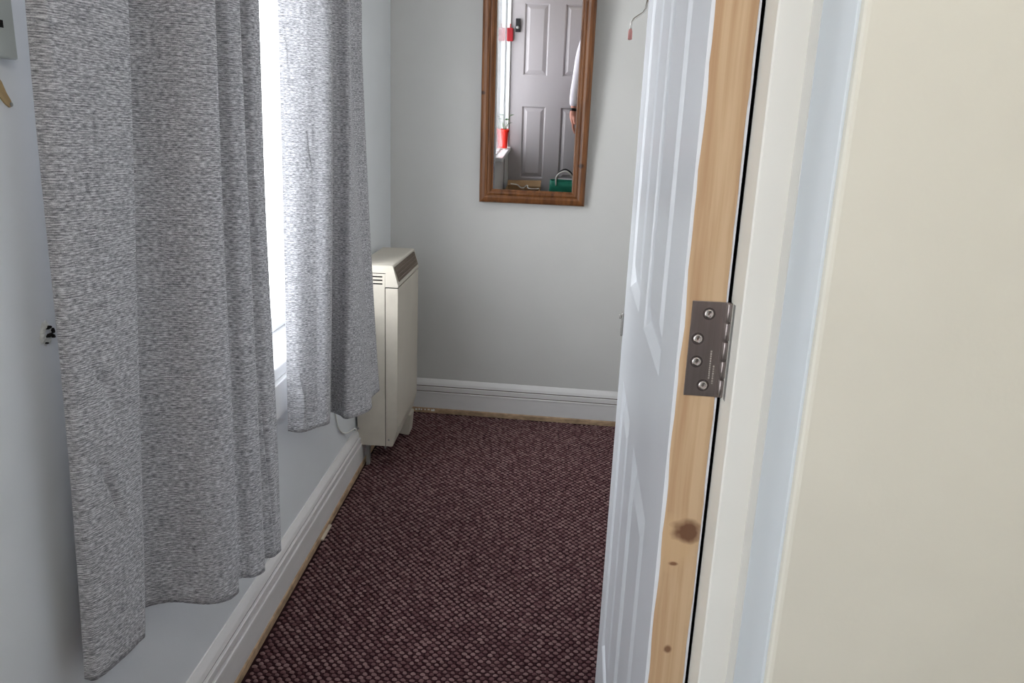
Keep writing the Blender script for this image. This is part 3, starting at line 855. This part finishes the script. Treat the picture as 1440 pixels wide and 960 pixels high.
# green shopping bag on the hall floor
bag = thing('green_bag', 'green bag with white and black handles, at the lower right of the mirror', 'bag', (-.09, -.30, 0))
bgm = bmesh.new()
lv_ = [(0, .115, .055), (.01, .125, .062), (.12, .13, .066), (.25, .125, .05), (.30, .122, .035)]
rings = []
for z, a, c in lv_:
    ring = []
    for k in range(24):
        th = 2 * math.pi * k / 24
        e = 0.45
        x = a * abs(math.cos(th)) ** e * (1 if math.cos(th) >= 0 else -1); y = c * abs(math.sin(th)) ** e * (1 if math.sin(th) >= 0 else -1)
        ring.append(bgm.verts.new((-.09 + x, -.30 + y + .004 * math.sin(5 * th + z * 30), z)))
    rings.append(ring)
for a, c in zip(rings, rings[1:]):
    for k in range(24): bgm.faces.new((a[k], a[(k + 1) % 24], c[(k + 1) % 24], c[k]))
bgm.faces.new(rings[0][::-1])
o = obj('bag_body', bgm, GREENB, bag, True, world=True); sm = o.modifiers.new('thickness', 'SOLIDIFY'); sm.thickness = .002
for (yo, mt_) in ((-.262, WHITEP), (-.336, BLACKM)):
    pts = catmull([(-.16, yo, .26), (-.155, yo, .34), (-.09, yo + .01, .385), (-.03, yo, .34), (-.02, yo, .26)], 6)
    obj('handle', tube(bmesh.new(), pts.tolist(), .006, 8), mt_, bag, True, world=True)

# open cardboard box with white cable on top
bxr = thing('cardboard_box', 'low open cardboard box with pale flaps, at the lower left of the mirror', 'box', (-.44, -.34, 0))
x0b, x1b, y0b, y1b, hb_ = -.585, -.30, -.46, -.24, .20
for a, c, nm in (((x0b, y0b, 0), (x1b, y1b, .004), 'base'), ((x0b, y0b, .004), (x0b + .004, y1b, hb_), 'side'), ((x1b - .004, y0b, .004), (x1b, y1b, hb_), 'side'),
                 ((x0b + .004, y0b, .004), (x1b - .004, y0b + .004, hb_), 'side'), ((x0b + .004, y1b - .004, .004), (x1b - .004, y1b, hb_), 'side')):
    obj('box_' + nm, B(a, c), CARD, bxr, world=True)
for s, (ya, yb_) in ((1, (y1b - .004, y1b + .09)), (-1, (y0b + .004, y0b - .035))):
    f_ = bmesh.new()
    v = [f_.verts.new(p) for p in ((x0b, ya, hb_), (x1b, ya, hb_), (x1b, yb_, hb_ + .045), (x0b, yb_, hb_ + .035))]
    f_.faces.new(v); r_ = bmesh.ops.extrude_face_region(f_, geom=f_.faces[:]); bmesh.ops.translate(f_, vec=(0, 0, .004), verts=[x for x in r_['geom'] if isinstance(x, bmesh.types.BMVert)])
    obj('flap', f_, CARD, bxr, world=True)
wc = thing('white_cable', 'loose white cable lying over the cardboard box, in the bottom of the mirror', 'cable', (-.44, -.30, .2))
obj('cable', tube(bmesh.new(), catmull([(-.53, -.24, .262), (-.48, -.27, .250), (-.455, -.29, .225), (-.43, -.31, .218), (-.40, -.29, .245), (-.385, -.27, .225), (-.33, -.26, .222), (-.30, -.25, .232)], 6).tolist(), .0055, 8), WHITEP, wc, True, world=True)

# ------------------------------------------------------------------ small things on the left wall
sw = thing('switch_box', 'pale grey surface-mounted box cut off at the top left corner', 'switch', (XL, .84, 1.21))
obj('box', B((XL, .755, 1.213), (XL + .012, .912, 1.36), .002, 2), SWGREY, sw, world=True)
for z in (1.249, 1.29):
    obj('slot', B((XL + .0115, .868, z - .004), (XL + .0126, .892, z + .004)), DARK, sw, world=True)
dm = bmesh.new()
pts = [(.868, 1.196), (.884, 1.196), (.893, 1.188), (.899, 1.176), (.905, 1.168), (.9065, 1.162), (.902, 1.160), (.896, 1.163), (.886, 1.172), (.868, 1.184)]
vs = [dm.verts.new((XL + .0002, y, z)) for y, z in pts]; dm.faces.new(vs)
r_ = bmesh.ops.extrude_face_region(dm, geom=dm.faces[:]); bmesh.ops.translate(dm, vec=(.0018, 0, 0), verts=[x for x in r_['geom'] if isinstance(x, bmesh.types.BMVert)])
fp = thing('filler_patch', 'brown smear of filler on the left wall below the grey box', 'wall patch', (XL, .885, 1.178))
obj('filler', dm, FILLER, fp, world=True)
obj('dark_tip', lathe(bmesh.new(), (XL + .0015, .9045, 1.1635), [(.0028, 0), (.0024, .0012), (.0005, .0016)], 10, 'x'), GREYM, fp, world=True)
# broken plaster round an old plug hole
hp_ = thing('plaster_hole', 'ragged plug hole with crumbling plaster in the left wall beside the near curtain', 'wall hole', (XL, .92, .886))
cy, cz = .9205, .886
pb = bmesh.new()
N1 = 26
outer, mid, inn = [], [], []
for k in range(N1):
    a = 2 * math.pi * k / N1
    ro = .0145 + random.uniform(-.003, .003); rm = .0095 + random.uniform(-.002, .002); ri = .0045 + random.uniform(-.0015, .0012)
    outer.append(pb.verts.new((XL + .0001, cy + ro * .95 * math.cos(a), cz + ro * math.sin(a))))
    mid.append(pb.verts.new((XL + .0012 + random.uniform(0, .0028), cy + rm * math.cos(a), cz + rm * math.sin(a))))
    inn.append(pb.verts.new((XL + .0006 + random.uniform(0, .001), cy + .0015 + ri * math.cos(a), cz + ri * math.sin(a))))
for k in range(N1):
    q = (k + 1) % N1
    pb.faces.new((outer[k], outer[q], mid[q], mid[k])); pb.faces.new((mid[k], mid[q], inn[q], inn[k]))
obj('crumbled_plaster', pb, PLAST, hp_, world=True)
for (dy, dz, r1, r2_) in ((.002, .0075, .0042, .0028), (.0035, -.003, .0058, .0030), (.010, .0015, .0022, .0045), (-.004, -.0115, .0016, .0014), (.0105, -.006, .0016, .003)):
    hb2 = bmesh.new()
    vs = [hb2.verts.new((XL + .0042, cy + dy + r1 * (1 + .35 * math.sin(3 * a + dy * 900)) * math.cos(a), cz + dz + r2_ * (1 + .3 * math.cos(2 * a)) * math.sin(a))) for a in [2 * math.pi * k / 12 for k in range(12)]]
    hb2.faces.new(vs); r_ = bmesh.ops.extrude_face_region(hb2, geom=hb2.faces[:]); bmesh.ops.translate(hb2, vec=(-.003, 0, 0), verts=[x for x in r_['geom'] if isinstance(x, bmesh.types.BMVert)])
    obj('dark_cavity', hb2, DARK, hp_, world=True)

# lamp fixture added above the hall fill light (out of frame)
lamp = thing('fill_light_fixture', 'round lamp fixture added above the hall fill light, unseen behind the camera', 'lamp', (.42, -.38, HC))
obj('fill_light_base', lathe(bmesh.new(), (.42, -.38, HC), [(.07, -.001), (.07, -.02), (.03, -.025)], 24), WHITEP, lamp, True, world=True)
obj('fill_light_holder', lathe(bmesh.new(), (.42, -.38, HC), [(.018, -.02), (.018, -.07), (.006, -.075)], 16), WHITEP, lamp, True, world=True)


# ------------------------------------------------------------------ person holding the camera phone (only the hanging arm shows, in the mirror)
def skin_mesh(name, verts, edges, radii, material, parent, root_i=0, sub=2):
    me = bpy.data.meshes.new(name)
    me.from_pydata([tuple(v) for v in verts], edges, [])
    me.materials.append(material)
    o = bpy.data.objects.new(name, me); COL.objects.link(o); o.parent = parent
    sk = o.modifiers.new('skin', 'SKIN'); sk.use_smooth_shade = True
    if not me.skin_vertices: me.skin_vertices.new()
    for i, r_ in enumerate(radii):
        rx, ry = r_ if isinstance(r_, tuple) else (r_, r_)
        me.skin_vertices[0].data[i].radius = (rx, ry)
        me.skin_vertices[0].data[i].use_root = (i == root_i)
    s = o.modifiers.new('sub', 'SUBSURF'); s.levels = s.render_levels = sub
    return o


class Sk:
    def __init__(s): s.v, s.e, s.r = [], [], []
    def add(s, p, r, link=None):
        s.v.append(p); s.r.append(r); i = len(s.v) - 1
        if link is not None: s.e.append((link, i))
        return i
    def chain(s, pts, link):
        for p, r in pts: link = s.add(p, r, link)
        return link


person = thing('person', 'person in a white long-sleeved shirt and dark watch, at the mirror\'s right edge', 'person', (.20, -.29, 0))
b0 = Sk()
cx, cyp = 0.0, 0.0      # local to the person's empty
pel = b0.add((0, 0, .94), (.135, .095))
sp1 = b0.add((0, .0, 1.08), (.118, .085), pel)
sp2 = b0.add((0, .0, 1.24), (.135, .095), sp1)
chest = b0.add((0, -.005, 1.37), (.120, .085), sp2)
neck = b0.chain([((0, -.005, 1.455), .052), ((0, .005, 1.51), .050)], chest)
head = b0.chain([((0, .02, 1.56), (.062, .070)), ((0, .02, 1.62), (.076, .092)), ((0, .01, 1.68), (.070, .085)), ((0, .005, 1.715), (.045, .055))], neck)
# the hanging arm: shoulder, elbow, wrist on the side nearer the camera
shA = b0.add((-.165, -.005, 1.40), .055, chest)
eA = b0.chain([((-.195, -.005, 1.30), .048), ((-.222, -.005, 1.12), .038)], shA)
wA = b0.chain([((-.238, .025, .99), .035), ((-.248, .045, .87), .025)], eA)
palmA = b0.chain([((-.250, .052, .825), (.020, .034)), ((-.248, .060, .785), (.018, .036))], wA)
for k, (dy, ln) in enumerate(((.030, .070), (.010, .078), (-.010, .072), (-.028, .056))):
    y = .060 + dy
    b0.chain([((-.247, y, .768), .0095), ((-.243, y + .004, .768 - ln * .45), .0088), ((-.234, y + .010, .768 - ln * .78), .0080), ((-.222, y + .014, .768 - ln), .0070)], palmA)
b0.chain([((-.240, .085, .812), .011), ((-.232, .100, .785), .010), ((-.228, .106, .762), .009)], palmA)
# the arm that holds the phone
shB = b0.add((.165, -.005, 1.40), .055, chest)
eB = b0.chain([((.195, .01, 1.29), .046), ((.20, .075, 1.13), .038)], shB)
wB = b0.chain([((.12, .17, 1.13), .034), ((.03, .235, 1.135), .025)], eB)
palmB = b0.chain([((-.01, .255, 1.137), (.030, .018)), ((-.04, .262, 1.14), (.032, .016))], wB)
for k, (dz, ln) in enumerate(((.030, .055), (.010, .062), (-.010, .058), (-.028, .045))):
    z = 1.14 + dz
    b0.chain([((-.058, .268, z), .0085), ((-.066, .276, z), .0082), ((-.075, .279, z), .0075)], palmB)
b0.chain([((-.03, .240, 1.175), .010), ((-.055, .243, 1.180), .009)], palmB)
# legs
for s in (-1, 1):
    hip = b0.add((s * .085, 0, .86), .085, pel)
    b0.chain([((s * .092, .005, .68), .070), ((s * .095, .008, .48), .052), ((s * .095, -.005, .30), .048), ((s * .095, -.01, .10), .034), ((s * .098, .0, .06), .036), ((s * .105, .10, .035), .032), ((s * .108, .15, .03), .024)], hip)
skin_mesh('body', b0.v, b0.e, b0.r, SKIN, person, pel)
# shirt
s0 = Sk()
q0 = s0.add((0, 0, .90), (.150, .112)); q1 = s0.add((0, 0, 1.08), (.137, .104), q0); q2 = s0.add((0, 0, 1.24), (.152, .112), q1); q3 = s0.add((0, -.005, 1.375), (.136, .100), q2)
s0.chain([((0, -.003, 1.455), .066)], q3)
a_ = s0.add((-.168, -.005, 1.405), .068, q3)
s0.chain([((-.198, -.005, 1.30), .062), ((-.224, -.003, 1.12), .052), ((-.241, .025, .99), .047), ((-.249, .043, .885), .038)], a_)
a_ = s0.add((.168, -.005, 1.405), .068, q3)
s0.chain([((.198, .01, 1.29), .060), ((.203, .075, 1.13), .050), ((.12, .17, 1.13), .045), ((.05, .222, 1.134), .037)], a_)
skin_mesh('shirt', s0.v, s0.e, s0.r, SHIRT, person, q0)
t0 = Sk()
q0 = t0.add((0, 0, .93), (.148, .108))
for s in (-1, 1):
    t0.chain([((s * .088, 0, .84), .100), ((s * .094, .005, .68), .085), ((s * .097, .008, .48), .068), ((s * .097, -.003, .28), .062), ((s * .098, -.003, .09), .055)], q0)
skin_mesh('trousers', t0.v, t0.e, t0.r, TROUS, person, q0)
for s in (-1, 1):
    f0_ = Sk(); i0 = f0_.add((s * .098, -.045, .048), (.040, .044)); f0_.chain([((s * .10, .02, .048), (.044, .044)), ((s * .106, .10, .040), (.046, .036)), ((s * .110, .170, .034), (.038, .028))], i0)
    skin_mesh('shoe', f0_.v, f0_.e, f0_.r, BLACKM, person, i0)
obj('watch', tube(bmesh.new(), [(-.2470, .0420, .880), (-.2482, .0455, .860)], .031, 18), BLACKM, person, True)
h0 = Sk(); i0 = h0.add((0, -.012, 1.735), (.062, .078)); h0.chain([((0, -.035, 1.68), (.080, .072)), ((0, -.045, 1.61), (.074, .060)), ((0, -.035, 1.55), (.056, .040))], i0)
skin_mesh('hair', h0.v, h0.e, h0.r, HAIR, person, i0)
for s in (-1, 1):
    obj('eye', lathe(bmesh.new(), (s * .031, .098, 1.63), [(.004, -.006), (.012, 0), (.011, .005), (.004, .010)], 14, 'y'), EYEW, person, True)
    obj('iris', lathe(bmesh.new(), (s * .031, .104, 1.63), [(.005, 0), (.0055, .0035), (.002, .005)], 12, 'y'), EYED, person, True)
    eb = bmesh.new(); tube(eb, [(s * .082, .0, 1.645), (s * .090, -.008, 1.63), (s * .088, -.006, 1.605), (s * .080, .004, 1.592)], [.008, .011, .009, .006], 8)
    obj('ear', eb, SKIN, person, True)
    eb = bmesh.new(); tube(eb, [(s * .015, .106, 1.652), (s * .030, .108, 1.657), (s * .046, .098, 1.652)], [.003, .004, .002], 6)
    obj('eyebrow', eb, HAIR, person, True)
nb = bmesh.new(); tube(nb, [(0, .100, 1.640), (0, .112, 1.615), (0, .126, 1.592), (0, .112, 1.583)], [.008, .010, .014, .010], 10)
obj('nose', nb, SKIN, person, True)
mb = bmesh.new(); tube(mb, [(-.024, .092, 1.556), (-.010, .101, 1.560), (0, .103, 1.558), (.010, .101, 1.560), (.024, .092, 1.556)], [.003, .006, .0065, .006, .003], 8)
obj('mouth', mb, LIPS, person, True)
ph = thing('mobile_phone', 'dark mobile phone held in front of the person, taking the photograph', 'phone', (.045, -.022, 1.145))
obj('phone_body', B((-.006, -.026, 1.108), (.121, -.018, 1.182), .003, 2), BLACKM, ph, world=True)
obj('phone_screen', B((-.002, -.0268, 1.112), (.117, -.0261, 1.178)), DARK, ph, world=True)
